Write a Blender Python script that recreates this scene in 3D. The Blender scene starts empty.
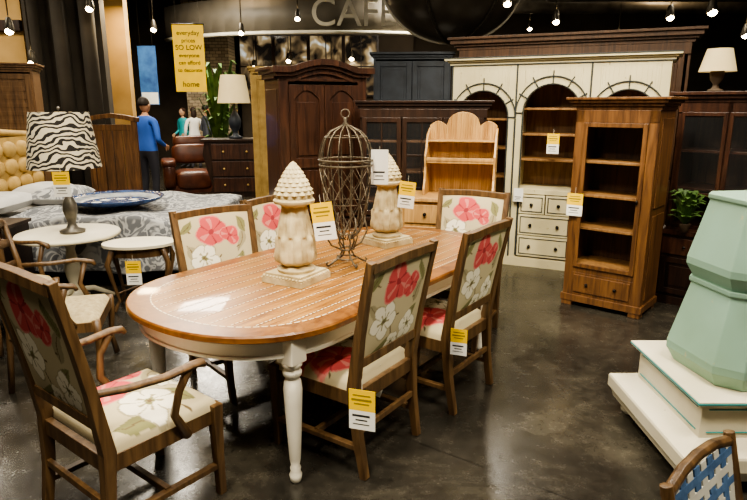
import bpy, math, random
from mathutils import Vector, Matrix
random.seed(7)
pi=math.pi; sin=math.sin; cos=math.cos
scn=bpy.context.scene

# ---------------------------------------------------------------- helpers
def C(h):
    h=h.lstrip('#'); v=[int(h[i:i+2],16)/255 for i in (0,2,4)]
    return tuple((x/12.92 if x<=.04045 else ((x+.055)/1.055)**2.4) for x in v)+(1,)
def newmat(name):
    m=bpy.data.materials.new(name); m.use_nodes=True
    nt=m.node_tree; p=nt.nodes['Principled BSDF']
    return m,nt,p
def tex_noise(nt,scale,detail=4,stretch=(1,1,1),dist=0,rough=.5):
    tc=nt.nodes.new('ShaderNodeTexCoord'); mp=nt.nodes.new('ShaderNodeMapping')
    mp.inputs['Scale'].default_value=stretch
    nt.links.new(tc.outputs['Object'],mp.inputs['Vector'])
    n=nt.nodes.new('ShaderNodeTexNoise'); n.inputs['Scale'].default_value=scale
    n.inputs['Detail'].default_value=detail; n.inputs['Distortion'].default_value=dist
    n.inputs['Roughness'].default_value=rough
    nt.links.new(mp.outputs[0],n.inputs['Vector']); return n
def ramp(nt,src,stops,interp='LINEAR'):
    r=nt.nodes.new('ShaderNodeValToRGB'); cr=r.color_ramp; cr.interpolation=interp
    while len(cr.elements)<len(stops): cr.elements.new(.5)
    for e,(pos,c) in zip(cr.elements,stops): e.position=pos; e.color=c
    nt.links.new(src,r.inputs[0]); return r
def bump(nt,p,src,strength=.1,dist=.01):
    b=nt.nodes.new('ShaderNodeBump'); b.inputs['Strength'].default_value=strength
    b.inputs['Distance'].default_value=dist
    nt.links.new(src,b.inputs['Height']); nt.links.new(b.outputs[0],p.inputs['Normal'])
def simple(name,col,rough=.6,col2=None,scale=6,metal=0,bmp=.05,spec=.4):
    m,nt,p=newmat(name); c=C(col)
    c2=C(col2) if col2 else tuple(x*.8 for x in c[:3])+(1,)
    n=tex_noise(nt,scale); r=ramp(nt,n.outputs['Fac'],[(.3,c2),(.65,c)])
    nt.links.new(r.outputs[0],p.inputs['Base Color'])
    p.inputs['Roughness'].default_value=rough; p.inputs['Metallic'].default_value=metal
    p.inputs['Specular IOR Level'].default_value=spec
    if bmp: bump(nt,p,n.outputs['Fac'],bmp)
    return m
def wood(name,c1,c2,stretch=(14,14,1.2),rough=.4,scale=2.2,coat=0):
    m,nt,p=newmat(name)
    n=tex_noise(nt,scale,6,stretch,.8); n2=tex_noise(nt,2.0,3)
    r=ramp(nt,n.outputs['Fac'],[(.28,C(c2)),(.5,tuple((a+b)/2 for a,b in zip(C(c1),C(c2)))),(.7,C(c1))])
    r2=ramp(nt,n2.outputs['Fac'],[(.3,(.7,.7,.7,1)),(.7,(1,1,1,1))])
    mx=nt.nodes.new('ShaderNodeMix'); mx.data_type='RGBA'; mx.blend_type='MULTIPLY'; mx.inputs[0].default_value=1
    nt.links.new(r.outputs[0],mx.inputs[6]); nt.links.new(r2.outputs[0],mx.inputs[7])
    nt.links.new(mx.outputs[2],p.inputs['Base Color'])
    p.inputs['Roughness'].default_value=rough; p.inputs['Coat Weight'].default_value=coat
    bump(nt,p,n.outputs['Fac'],.08); return m
def distressed(name,base,under,amt=.66,rough=.55):
    m,nt,p=newmat(name)
    n=tex_noise(nt,22,8,(1,1,.6),.3,.7); n2=tex_noise(nt,3,3)
    r=ramp(nt,n.outputs['Fac'],[(amt,C(base)),(amt+.05,C(under))])
    r2=ramp(nt,n2.outputs['Fac'],[(.3,(.84,.82,.76,1)),(.7,(1,1,1,1))])
    mx=nt.nodes.new('ShaderNodeMix'); mx.data_type='RGBA'; mx.blend_type='MULTIPLY'; mx.inputs[0].default_value=1
    nt.links.new(r.outputs[0],mx.inputs[6]); nt.links.new(r2.outputs[0],mx.inputs[7])
    nt.links.new(mx.outputs[2],p.inputs['Base Color']); p.inputs['Roughness'].default_value=rough
    bump(nt,p,n.outputs['Fac'],.06); return m
def emis(name,col,s):
    m,nt,p=newmat(name); p.inputs['Base Color'].default_value=C(col)
    p.inputs['Emission Color'].default_value=C(col); p.inputs['Emission Strength'].default_value=s; return m

class B:
    def __init__(s): s.v=[];s.c=[];s.f=[];s.fm=[];s.fs=[];s.mats=[];s.M=Matrix()
    def mi(s,m):
        if m not in s.mats: s.mats.append(m)
        return s.mats.index(m)
    def add(s,vs,fs,mat,smooth=False,cols=None):
        o=len(s.v); s.v+= [tuple(s.M@Vector(v)) for v in vs]
        s.c+= cols if cols else [(1,1,1,1)]*len(vs)
        k=s.mi(mat)
        for f in fs: s.f.append(tuple(i+o for i in f)); s.fm.append(k); s.fs.append(smooth)
    def box(s,c,d,mat,rot=None):
        x,y,z=[q/2 for q in d]; R=rot if rot else Matrix.Identity(3); c=Vector(c)
        vs=[c+R@Vector((a*x,b_*y,e*z)) for a,b_,e in ((-1,-1,-1),(1,-1,-1),(1,1,-1),(-1,1,-1),(-1,-1,1),(1,-1,1),(1,1,1),(-1,1,1))]
        s.add(vs,[(0,3,2,1),(4,5,6,7),(0,1,5,4),(1,2,6,5),(2,3,7,6),(3,0,4,7)],mat)
    def bx(s,x0,x1,y0,y1,z0,z1,mat): s.box(((x0+x1)/2,(y0+y1)/2,(z0+z1)/2),(abs(x1-x0),abs(y1-y0),abs(z1-z0)),mat)
    def sweep(s,pts,rx,ry=None,n=4,mat=None,ref=(1,0,0),smooth=None,closed=False):
        pts=[Vector(p) for p in pts]; N=len(pts)
        if not isinstance(rx,(list,tuple)): rx=[rx]*N
        if ry is None: ry=rx
        if not isinstance(ry,(list,tuple)): ry=[ry]*N
        if smooth is None: smooth=n>4
        ref=Vector(ref); vs=[]; px=None
        for i,p in enumerate(pts):
            if closed: t=pts[(i+1)%N]-pts[i-1]
            else: t=pts[min(i+1,N-1)]-pts[max(i-1,0)]
            t.normalize()
            r=ref if px is None or n==4 else px
            x=r-t*r.dot(t)
            if x.length<1e-4: x=Vector((0,1,.01)); x=x-t*x.dot(t)
            x.normalize(); px=x; y=t.cross(x)
            for k in range(n):
                if n==4: a,b_=((-1,-1),(1,-1),(1,1),(-1,1))[k]
                else: a,b_=cos(2*pi*k/n),sin(2*pi*k/n)
                vs.append(p+x*(a*rx[i])+y*(b_*ry[i]))
        fs=[]
        for i in range(N if closed else N-1):
            j=(i+1)%N
            for k in range(n):
                l=(k+1)%n; fs.append((i*n+k,i*n+l,j*n+l,j*n+k))
        if not closed: fs+= [tuple(range(n-1,-1,-1)),tuple((N-1)*n+k for k in range(n))]
        s.add(vs,fs,mat,smooth)
    def lathe(s,prof,mat,c=(0,0,0),n=24,mod=None,smooth=True,caps=True,sub=1):
        if sub>1:
            q=[]
            for i in range(len(prof)-1):
                for k in range(sub):
                    t=k/sub; q.append((prof[i][0]*(1-t)+prof[i+1][0]*t,prof[i][1]*(1-t)+prof[i+1][1]*t))
            q.append(prof[-1]); prof=q
        vs=[];fs=[];N=len(prof)
        for r,z in prof:
            for k in range(n):
                a=2*pi*k/n; rr=r*(mod(z,a) if mod else 1)
                vs.append((c[0]+rr*cos(a),c[1]+rr*sin(a),c[2]+z))
        for i in range(N-1):
            for k in range(n):
                l=(k+1)%n; fs.append((i*n+k,i*n+l,(i+1)*n+l,(i+1)*n+k))
        if caps: fs+= [tuple(range(n-1,-1,-1)),tuple((N-1)*n+k for k in range(n))]
        s.add(vs,fs,mat,smooth)
    def ell(s,c,r,mat,n=16,m=10,zmin=-1,zmax=1):
        a0=math.asin(zmin);a1=math.asin(zmax)
        prof=[(max(cos(a0+(a1-a0)*i/m),.001),sin(a0+(a1-a0)*i/m)) for i in range(m+1)]
        vs=[];fs=[]
        for rr,z in prof:
            for k in range(n): vs.append((c[0]+r[0]*rr*cos(2*pi*k/n),c[1]+r[1]*rr*sin(2*pi*k/n),c[2]+r[2]*z))
        for i in range(m):
            for k in range(n):
                l=(k+1)%n; fs.append((i*n+k,i*n+l,(i+1)*n+l,(i+1)*n+k))
        fs+= [tuple(range(n-1,-1,-1)),tuple(m*n+k for k in range(n))]
        s.add(vs,fs,mat,True)
    def prism(s,poly,a0,a1,mat,axis='y'):
        def P(p,a): return {'y':(p[0],a,p[1]),'z':(p[0],p[1],a),'x':(a,p[0],p[1])}[axis]
        n=len(poly); vs=[P(p,a0) for p in poly]+[P(p,a1) for p in poly]
        fs=[tuple(range(n)),tuple(range(2*n-1,n-1,-1))]+[(i,i+n,(i+1)%n+n,(i+1)%n) for i in range(n)]
        s.add(vs,fs,mat)
    def grid(s,f,nu,nv,mat,col=None,smooth=True,flip=False):
        vs=[];cs=[];fs=[]
        for j in range(nv+1):
            for i in range(nu+1):
                u=i/nu;v=j/nv; vs.append(f(u,v)); cs.append(col(u,v) if col else (1,1,1,1))
        for j in range(nv):
            for i in range(nu):
                a=j*(nu+1)+i; q=(a,a+1,a+nu+2,a+nu+1); fs.append(q[::-1] if flip else q)
        s.add(vs,fs,mat,smooth,cs)
    def mesh(s,name):
        me=bpy.data.meshes.new(name); me.from_pydata(s.v,[],s.f)
        for m in s.mats: me.materials.append(m)
        me.polygons.foreach_set('material_index',s.fm); me.polygons.foreach_set('use_smooth',s.fs)
        ca=me.color_attributes.new('Col','FLOAT_COLOR','POINT')
        ca.data.foreach_set('color',[x for c in s.c for x in c])
        me.update(); return me
def place(me,name,loc=(0,0,0),rz=0,bevel=.004,rot=None,parent=None):
    if isinstance(me,B): me=me.mesh(name)
    o=bpy.data.objects.new(name,me); scn.collection.objects.link(o)
    o.location=loc; o.rotation_euler=rot if rot else (0,0,rz)
    if bevel:
        md=o.modifiers.new('bevel','BEVEL'); md.width=bevel; md.segments=2; md.limit_method='ANGLE'; md.angle_limit=.7
    if parent: o.parent=parent
    return o
def span(P0,P1):
    dx,dy=P1[0]-P0[0],P1[1]-P0[1]
    return ((P0[0]+P1[0])/2,(P0[1]+P1[1])/2,0), math.atan2(dy,dx), math.hypot(dx,dy)
def W(a,b): return (.588*a-.809*b,.809*a+.588*b)
AX=math.atan2(.809,.588)   # table long axis heading

# ---------------------------------------------------------------- materials
M_chair=wood('chair_oak','#7a5d3b','#412d1a',rough=.42)
M_fab,nt,p=newmat('floral_linen'); at=nt.nodes.new('ShaderNodeAttribute'); at.attribute_name='Col'
nn=tex_noise(nt,350,2); nt.links.new(at.outputs['Color'],p.inputs['Base Color']); p.inputs['Roughness'].default_value=.85
bump(nt,p,nn.outputs['Fac'],.15,.002); p.inputs['Specular IOR Level'].default_value=.2
M_linen=simple('plain_linen','#b5a683',.9,'#9c8c68',40)
M_top=wood('honey_tabletop','#b98540','#7a4c1e',(.9,12,12),.34,3,.1)
M_rim=wood('honey_rim','#9a6730','#62391a',(4,4,4),.32,3,.15)
M_groove=simple('plank_groove','#55331a',.7)
M_inlay=simple('cream_inlay','#efe4c8',.5)
M_white=distressed('white_distressed','#f0ebdc','#a58f6c',.66)
M_cream=distressed('cream_cabinet_paint','#d8cda6','#9a8658',.64)
M_blk=simple('grey_line_paint','#3a3d3b',.5)
M_walnut=wood('dark_walnut','#553626','#271711',rough=.32,coat=.2)
M_dark=wood('espresso_wood','#3b261a','#1b110c',rough=.35)
M_mid=wood('bookcase_brown','#845c36','#472e1b',rough=.38)
M_back=wood('cabinet_interior','#6c4a2b','#3d2716',rough=.5)
M_shelf=wood('shelf_wood','#aa804f','#73502e',rough=.45)
M_wall_unit=wood('wall_unit_brown','#664830','#3c2819',rough=.45)
M_pine=wood('honey_pine','#cfa568','#a07644',rough=.4)
M_stone=simple('plaster_cream','#d0c199',.8,'#a08c63',9,bmp=.3)
M_iron=simple('black_iron','#4b463c',.45,'#2c2823',30,metal=.7)
M_wire=simple('aged_wire','#746a59',.5,'#4a4236',30,metal=.5)
M_navy=simple('navy_paint','#30363f',.5,'#1e2329')
M_yel=simple('yellow_card','#f6cc05',.6,'#eec000')
M_card=simple('white_card','#f4f2ea',.6,'#eceae0')
M_ink=simple('ink','#2a2a2a',.7)
M_str=simple('string','#d8d2c0',.9)
M_mint=distressed('mint_paint','#90b3a0','#b3b592',.64)
M_offw=distressed('antique_white','#ded7c0','#b3a582',.66)
M_turq=simple('turquoise_line','#2f9596',.5)
M_leather=simple('brown_leather','#5c3423',.35,'#3a1d13',5,bmp=.2)
M_knob=simple('dark_knob','#1d1a17',.35,metal=.6)
M_leaf=simple('leaf_green','#55723a',.5,'#344f22',8)
M_pot=simple('pot','#5a4a3a',.6)
M_glass,nt,p=newmat('cabinet_glass'); p.inputs['Base Color'].default_value=(.1,.1,.1,1)
p.inputs['Roughness'].default_value=.03; p.inputs['Alpha'].default_value=.08
M_shade=simple('cream_lampshade','#dccba0',.8,'#d2bf92')
M_shade.node_tree.nodes['Principled BSDF'].inputs['Emission Color'].default_value=C('#e8c98a')
M_shade.node_tree.nodes['Principled BSDF'].inputs['Emission Strength'].default_value=.2
M_zebra,nt,p=newmat('zebra_fabric')
tc=nt.nodes.new('ShaderNodeTexCoord'); wv=nt.nodes.new('ShaderNodeTexWave'); wv.bands_direction='Z'
mp=nt.nodes.new('ShaderNodeMapping'); mp.inputs['Rotation'].default_value=(.35,.3,0); nt.links.new(tc.outputs['Object'],mp.inputs[0])
wv.inputs['Scale'].default_value=7.5; wv.inputs['Distortion'].default_value=10; wv.inputs['Detail'].default_value=1.5; wv.inputs['Detail Scale'].default_value=1.2
nt.links.new(mp.outputs[0],wv.inputs['Vector'])
r=ramp(nt,wv.outputs['Fac'],[(.45,C('#1c1712')),(.51,C('#d6cbb0'))]); nt.links.new(r.outputs[0],p.inputs['Base Color']); p.inputs['Roughness'].default_value=.8
M_duvet,nt,p=newmat('damask_duvet')
n=tex_noise(nt,3.4,2.5,dist=2.6); r=ramp(nt,n.outputs['Fac'],[(.41,C('#65676b')),(.45,C('#b4b4b2')),(.49,C('#b4b4b2')),(.53,C('#6f7175')),(.6,C('#74767a')),(.64,C('#bab9b5'))])
nt.links.new(r.outputs[0],p.inputs['Base Color']); p.inputs['Roughness'].default_value=.85
M_pillow=simple('white_cotton','#c4c2be',.9,'#b0aeab')
M_gold=simple('gold_upholstery','#b8995a',.7,'#9c7e42',9)
M_floor,nt,p=newmat('polished_concrete')
n=tex_noise(nt,1.1,9,dist=1.2,rough=.65); r=ramp(nt,n.outputs['Fac'],[(.3,C('#1e1d1a')),(.5,C('#302d28')),(.68,C('#48443b'))])
n3=tex_noise(nt,9,8,rough=.8); r3=ramp(nt,n3.outputs['Fac'],[(.35,(.6,.6,.59,1)),(.65,(1.25,1.23,1.18,1))])
mx=nt.nodes.new('ShaderNodeMix'); mx.data_type='RGBA'; mx.blend_type='MULTIPLY'; mx.inputs[0].default_value=1
nt.links.new(r.outputs[0],mx.inputs[6]); nt.links.new(r3.outputs[0],mx.inputs[7])
bk=nt.nodes.new('ShaderNodeTexBrick'); tc=nt.nodes.new('ShaderNodeTexCoord'); mp=nt.nodes.new('ShaderNodeMapping')
mp.inputs['Rotation'].default_value=(0,0,.62); nt.links.new(tc.outputs['Object'],mp.inputs[0]); nt.links.new(mp.outputs[0],bk.inputs['Vector'])
bk.offset=0; bk.inputs['Scale'].default_value=1; bk.inputs['Brick Width'].default_value=2.4; bk.inputs['Row Height'].default_value=2.4; bk.inputs['Mortar Size'].default_value=.004
bk.inputs['Color1'].default_value=(1,1,1,1); bk.inputs['Color2'].default_value=(1,1,1,1); bk.inputs['Mortar'].default_value=(.35,.35,.35,1)
mx2=nt.nodes.new('ShaderNodeMix'); mx2.data_type='RGBA'; mx2.blend_type='MULTIPLY'; mx2.inputs[0].default_value=1
nt.links.new(mx.outputs[2],mx2.inputs[6]); nt.links.new(bk.outputs[0],mx2.inputs[7]); nt.links.new(mx2.outputs[2],p.inputs['Base Color'])
rr=ramp(nt,n3.outputs['Fac'],[(.3,(.14,.14,.14,1)),(.7,(.33,.33,.33,1))]); nt.links.new(rr.outputs[0],p.inputs['Roughness'])
p.inputs['Specular IOR Level'].default_value=.55
bump(nt,p,n3.outputs['Fac'],.03)

# ---------------------------------------------------------------- floral print
LB=C('#bdb08f'); PK=C('#c25354'); PKD=C('#97393f'); PKL=C('#cf8078'); WH=C('#e6dfca'); OL=C('#7f7d54'); BR=C('#6a5a40'); GR=C('#9d9374')
def petals(x,y,cx,cy,r,n,ph):
    dx,dy=x-cx,y-cy; d=math.hypot(dx,dy)
    if d>r*1.05: return None
    a=math.atan2(dy,dx)+ph; w=abs(cos(n*a/2)); R=r*(.72+.28*w**.6)
    return None if d>R else (d/R, w, d)
def leafm(x,y,cx,cy,L,w,an):
    dx,dy=x-cx,y-cy; u=dx*cos(an)+dy*sin(an); v=-dx*sin(an)+dy*cos(an)
    if abs(u)>L: return None
    h=w*(1-(u/L)**2); return abs(v)/h if abs(v)<h else None
def floral(x,y,L):
    x*=.86; y*=.86
    x+=.006*sin(y*55); y+=.006*sin(x*48)
    c=LB
    for (cx,cy,l,w,an,k) in L['leaf']:
        q=leafm(x,y,cx,cy,l,w,an)
        if q is not None: c=BR if q<.1 else (OL if k==0 else GR)
    for (x0,y0,x1,y1) in L['stem']:
        t=max(0,min(1,((x-x0)*(x1-x0)+(y-y0)*(y1-y0))/((x1-x0)**2+(y1-y0)**2)))
        if math.hypot(x-x0-t*(x1-x0)-.012*sin(t*pi),y-y0-t*(y1-y0))<.0045: c=BR
    for (cx,cy,r,ph) in L['white']:
        q=petals(x,y,cx,cy,r,5,ph)
        if q:
            c=WH
            if q[0]>.93 or q[1]<.1: c=GR
            elif q[0]<.2: c=OL if q[0]>.1 else BR
            elif q[0]<.45 and q[1]>.93: c=GR
    for (cx,cy,r,ph,n) in L['pink']:
        q=petals(x,y,cx,cy,r,n,ph)
        if q:
            c=PK
            if q[1]<.13: c=PKD
            elif q[0]>.92: c=PKL
            elif q[0]<.18: c=PKD
            elif q[1]>.96 and q[0]<.8: c=PKL
    return c
LBACK=dict(leaf=[(.1,-.1,.08,.03,.9,0),(-.14,-.02,.08,.03,2.2,1),(.14,.03,.07,.025,1.2,1),(-.05,-.18,.09,.03,.2,0),(-.17,.14,.05,.02,.8,0),(.15,.12,.06,.022,2.0,0)],
 stem=[(-.03,-.22,-.05,.05),(.0,-.05,.12,.0),(-.05,.05,-.16,.12)],
 white=[(-.09,-.05,.09,.3),(.1,-.13,.07,1.),(.0,-.18,.05,.2)],
 pink=[(-.03,.105,.095,.4,3),(.075,.07,.06,1.2,3)])
LSEAT=dict(leaf=[(.1,.1,.1,.035,.5,0),(-.1,.14,.1,.03,2.4,1),(.18,-.1,.08,.03,1.4,0)],
 stem=[(-.2,-.1,.0,.1),(.0,.0,.2,.1)],
 white=[(.1,.0,.115,.3),(-.02,.17,.08,1.1)],
 pink=[(-.10,-.06,.12,.4,4),(-.17,.08,.06,1.,3)])
def mir(L):
    return dict(leaf=[(-a,b,c,d,pi-e,f) for a,b,c,d,e,f in L['leaf']],stem=[(-a,b,-c,d) for a,b,c,d in L['stem']],
      white=[(-a,b,c,pi-d) for a,b,c,d in L['white']],pink=[(-a,b,c,pi-d,e) for a,b,c,d,e in L['pink']])

def chair_mesh(name,arms=False,H=1.05):
    b=B(); m=M_chair
    def ys(z): return -.235-.11*max(0,(z-.45)/.6)**1.2
    for sx in (-1,1):
        b.sweep([(sx*.235,-.285,0),(sx*.242,-.25,.22),(sx*.247,-.235,.45),(sx*.255,ys(.7),.7),(sx*.262,ys(.9),.9),(sx*.265,ys(H),H)],[.018,.02,.024,.021,.02,.02],[.018,.021,.026,.02,.018,.016],4,m)
        b.sweep([(sx*.24,.262,0),(sx*.25,.25,.2),(sx*.255,.245,.45)],[.017,.019,.025],None,4,m)
        b.sweep([(sx*.24,-.26,.15),(sx*.245,.25,.15)],.012,.016,4,m,ref=(0,0,1))
    b.bx(-.24,.24,-.01,.015,.14,.17,m)
    b.bx(-.24,.24,-.265,-.245,.22,.25,m)
    b.bx(-.26,.26,.225,.255,.36,.43,m); b.bx(-.26,.26,-.25,-.22,.36,.43,m)
    for sx in (-1,1): b.bx(sx*.235-.015,sx*.235+.02*sx+.0,-.24,.24,.36,.43,m)
    rt=(H-.03); b.sweep([(-.265,ys(rt),rt),(-.13,ys(rt)-.006,rt+.006),(0,ys(rt)-.008,rt+.01),(.13,ys(rt)-.006,rt+.006),(.265,ys(rt),rt)],.02,.021,4,m,ref=(0,1,0))
    b.sweep([(-.25,ys(.57),.57),(.25,ys(.57),.57)],.018,.022,4,m,ref=(0,1,0))
    z0,z1=.585,H-.045
    def bf(side):
        def f(u,v):
            z=z0+(z1-z0)*v; x=(-1+2*u)*(.232+.012*v)
            bl=.012*(1-(2*u-1)**4)*(1-(2*v-1)**4)
            return (x,ys(z)+side*(.008+bl),z)
        return f
    Lm=mir(LBACK)
    b.grid(bf(-1),100,100,M_fab,lambda u,v: floral((u-.5)*.47,(v-.5)*.46,LBACK))
    b.grid(bf(1),100,100,M_fab,lambda u,v: floral((u-.5)*.47,(v-.5)*.46,Lm),flip=True)
    def sf(u,v):
        e=1-max(abs(2*u-1),abs(2*v-1))**6
        return ((2*u-1)*(.25+.008*v),-.215+.475*v,.425+.075*e**.45 +.012*(1-(2*u-1)**2)*(1-(2*v-1)**2))
    b.grid(sf,100,100,M_fab,lambda u,v: floral((u-.5)*.5,(v-.5)*.5,LSEAT))
    if arms:
        for sx in (-1,1):
            b.sweep([(sx*.255,ys(.72),.70),(sx*.28,-.15,.685),(sx*.30,.0,.68),(sx*.305,.11,.69),(sx*.30,.16,.685),(sx*.295,.175,.665)],[.017,.019,.022,.025,.025,.016],[.016,.016,.016,.016,.018,.012],8,m,ref=(1,0,0))
            b.sweep([(sx*.26,.1,.37),(sx*.285,.03,.5),(sx*.30,.05,.6),(sx*.30,.1,.675)],[.02,.018,.016,.018],[.022,.018,.017,.02],8,m)
    return b.mesh(name)
CH=chair_mesh('dining_chair',False,1.06); CHA=chair_mesh('dining_armchair',True,1.14)
def chair(me,name,a,b,head):
    x,y=W(a,b); return place(me,name,(x,y,0),head-pi/2,.003)
Bdir=AX+pi/2
chair(CH,'dining_chair',2.21,1.78,Bdir+.02)
chair(CH,'dining_chair',2.99,1.73,Bdir)
chair(CH,'dining_chair',2.41,2.76,Bdir+pi-.22)
chair(CH,'dining_chair',3.06,2.80,Bdir+pi)
chair(CHA,'dining_armchair',1.265,2.2,AX-.03)
chair(CH,'dining_chair',3.84,2.03,AX+pi+.15)

# ---------------------------------------------------------------- dining table
def oval(hl,hw,ext,n=20,e=2.2):
    pts=[]
    for k in range(4*n):
        t=2*pi*k/(4*n); c_,s_=cos(t),sin(t)
        x=abs(c_)**(2/e)*ext; y=abs(s_)**(2/e)*hw
        pts.append(((hl-ext+x) if c_>=0 else -(hl-ext+x), y if s_>=0 else -y))
    return pts
b=B(); HL,HW,EX=1.275,.63,.56
def ring(pts0,z0,pts1,z1,mat,smooth=False):
    n=len(pts0); b.add([(x,y,z0) for x,y in pts0]+[(x,y,z1) for x,y in pts1],[(i,(i+1)%n,(i+1)%n+n,i+n) for i in range(n)],mat,smooth)
o0=oval(HL,HW,EX); o1=oval(HL-.006,HW-.006,EX-.006); o2=oval(HL-.11,HW-.11,EX-.11+.02); o3=oval(HL-.012,HW-.012,EX-.012)
ring(o3,.722,o0,.73,M_rim); ring(o0,.73,o0,.752,M_rim); ring(o0,.752,o1,.76,M_rim); ring(o1,.76,o2,.76,M_rim)
b.add([(x,y,.76) for x,y in o2],[tuple(range(len(o2)))],M_top)
b.add([(x,y,.722) for x,y in o3],[tuple(range(len(o3)-1,-1,-1))],M_rim)
ap=oval(HL-.055,HW-.055,EX-.055); ap2=oval(HL-.075,HW-.075,EX-.075)
ring(ap,.632,ap,.724,M_white); ring(ap2,.632,ap2,.724,M_white); ring(ap2,.632,ap,.632,M_white)
ap3=oval(HL-.049,HW-.049,EX-.049); ring(ap3,.632,ap3,.646,M_white); ring(ap3,.646,ap,.65,M_white)
def dash(x0,y0,x1,y1,w=.0022,dl=.016,st=.026,mat=None,z=.7607):
    d=Vector((x1-x0,y1-y0)); L=d.length; d/=L; nrm=Vector((-d.y,d.x)); s=0
    vs=[];fs=[]
    while s<L:
        e=min(s+dl,L); p=Vector((x0,y0))+d*s; q=Vector((x0,y0))+d*e; k=len(vs)
        for P in (p-nrm*w,q-nrm*w,q+nrm*w,p+nrm*w): vs.append((P.x,P.y,z))
        fs.append((k,k+1,k+2,k+3)); s+=st
    b.add(vs,fs,mat or M_inlay)
for i in range(-5,6):
    y=i*.092; q=abs(y)/(HW-.12); L=HL-.13-(EX-.1)*(1-(1-q**2.2)**(1/2.2))
    dash(-L,y-.005,L,y-.005,.0022,2.6,3,M_groove,.7604)
    dash(-L,y,L,y,.0026)
for k in range(0,len(o2)): dash(*o2[k],*o2[(k+1)%len(o2)],.003)
prof=[(.018,0),(.026,.012),(.03,.04),(.022,.06),(.026,.075),(.02,.09),(.026,.12),(.033,.25),(.04,.4),(.043,.47),(.038,.51),(.03,.525),(.042,.54),(.044,.555),(.034,.57),(.046,.585),(.046,.6)]
for sx in (-1,1):
    for sy in (-1,1):
        b.lathe(prof,M_white,(sx*.95,sy*.505,0),20)
        b.box((sx*.95,sy*.505,.662),(.092,.092,.124),M_white)
x,y=W(2.725,2.24); place(b,'dining_table',(x,y,0),AX,.002)

# ---------------------------------------------------------------- finials on the table
def finial(nm,a,bb,rz,s=1):
    b=B(); m=M_stone
    b.box((0,0,.016),(.27,.27,.032),m); b.box((0,0,.042),(.24,.24,.024),m)
    for k in range(12):
        for (px,py) in ((-.12+.0218*k,-.128),(-.12+.0218*k,.128),(-.128,-.12+.0218*k),(.128,-.12+.0218*k)): b.ell((px,py,.037),(.009,.009,.009),m,8,5)
    b.lathe([(.1,.054),(.105,.07),(.085,.085),(.072,.095)],m,n=32)
    b.lathe([(.075,.095),(.098,.115),(.102,.16),(.096,.22),(.086,.28),(.074,.34),(.064,.39),(.062,.41)],m,n=96,sub=5,mod=lambda z,t:1+.12*abs(cos(4*t+ (0 if z<.25 else pi/2)))**2+.04*abs(sin(12*t))+.05*math.sin(z*60)*abs(cos(4*t))**6)
    b.lathe([(.062,.405),(.078,.42),(.108,.43),(.112,.445),(.1,.455)],m,n=32)
    def pc(z,t):
        row=int((z-.455)/.022); ph=(z-.455)/.022-row
        return 1+.13*(1-ph)*abs(cos(7*t+(row%2)*pi/2))
    b.lathe([(.09,.455),(.099,.475),(.092,.50),(.076,.54),(.056,.58),(.034,.615),(.014,.64),(.004,.648)],m,n=84,sub=8,mod=pc)
    x,y=W(a,bb); o=place(b,nm,(x,y,.7612),rz,.003); o.scale=(s,s,s); return o
finial('pinecone_finial',2.33,2.22,AX+.1); finial('pinecone_finial',3.36,2.33,AX-.2,.97)

# ---------------------------------------------------------------- wire cage
b=B(); m=M_wire
def cr(z):
    P=[(.16,.03),(.19,.07),(.26,.105),(.38,.128),(.5,.142),(.58,.152),(.63,.156),(.7,.148),(.76,.12),(.8,.08),(.83,.02)]
    for (z0,r0),(z1,r1) in zip(P,P[1:]):
        if z<=z1: t=(z-z0)/(z1-z0); return r0+(r1-r0)*t
    return .01
def ringw(r,z,w): b.sweep([(r*cos(2*pi*k/28),r*sin(2*pi*k/28),z) for k in range(28)],w,None,6,m,ref=(0,0,1),closed=True)
for k in range(14):
    a=2*pi*k/14; b.sweep([(cr(z)*cos(a),cr(z)*sin(a),z) for z in [.16+.67*i/18 for i in range(19)]],.0038,None,5,m)
for k in range(10):
    for s_ in (-1,1):
        b.sweep([(cr(z)*cos(2*pi*k/10+s_*(z-.16)*4.5),cr(z)*sin(2*pi*k/10+s_*(z-.16)*4.5),z) for z in [.2+.38*i/20 for i in range(21)]],.0016,None,4,m)
for z,w in ((.2,.004),(.38,.002),(.6,.006),(.63,.006),(.76,.003)): ringw(cr(z),z,w)
b.lathe([(.015,.82),(.02,.83),(.008,.845),(.012,.86),(.004,.87)],m,n=12)
b.sweep([(.024*cos(t),0,.89+.024*sin(t)) for t in [2*pi*k/16 for k in range(16)]],.004,None,5,m,ref=(0,1,0),closed=True)
for k in range(4):
    a=2*pi*k/4+.5; pts=[(.035,.2),(.05,.14),(.03,.09),(.05,.05),(.1,.02),(.125,.008),(.135,.02),(.125,.03)]
    b.sweep([(r*cos(a),r*sin(a),z) for r,z in pts],.006,None,6,m,ref=(-sin(a),cos(a),0))
    b.sweep([(cr(.3)*cos(a)*1.02,cr(.3)*sin(a)*1.02,.3),(.14*cos(a),.14*sin(a),.2),(.1*cos(a),.1*sin(a),.13),(.04*cos(a),.04*sin(a),.1)],.005,None,6,m,ref=(-sin(a),cos(a),0))
ringw(.045,.1,.005); ringw(.06,.045,.005)
x,y=W(2.74,2.19); place(b,'wire_birdcage_lantern',(x,y,.7612),0,0)

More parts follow.
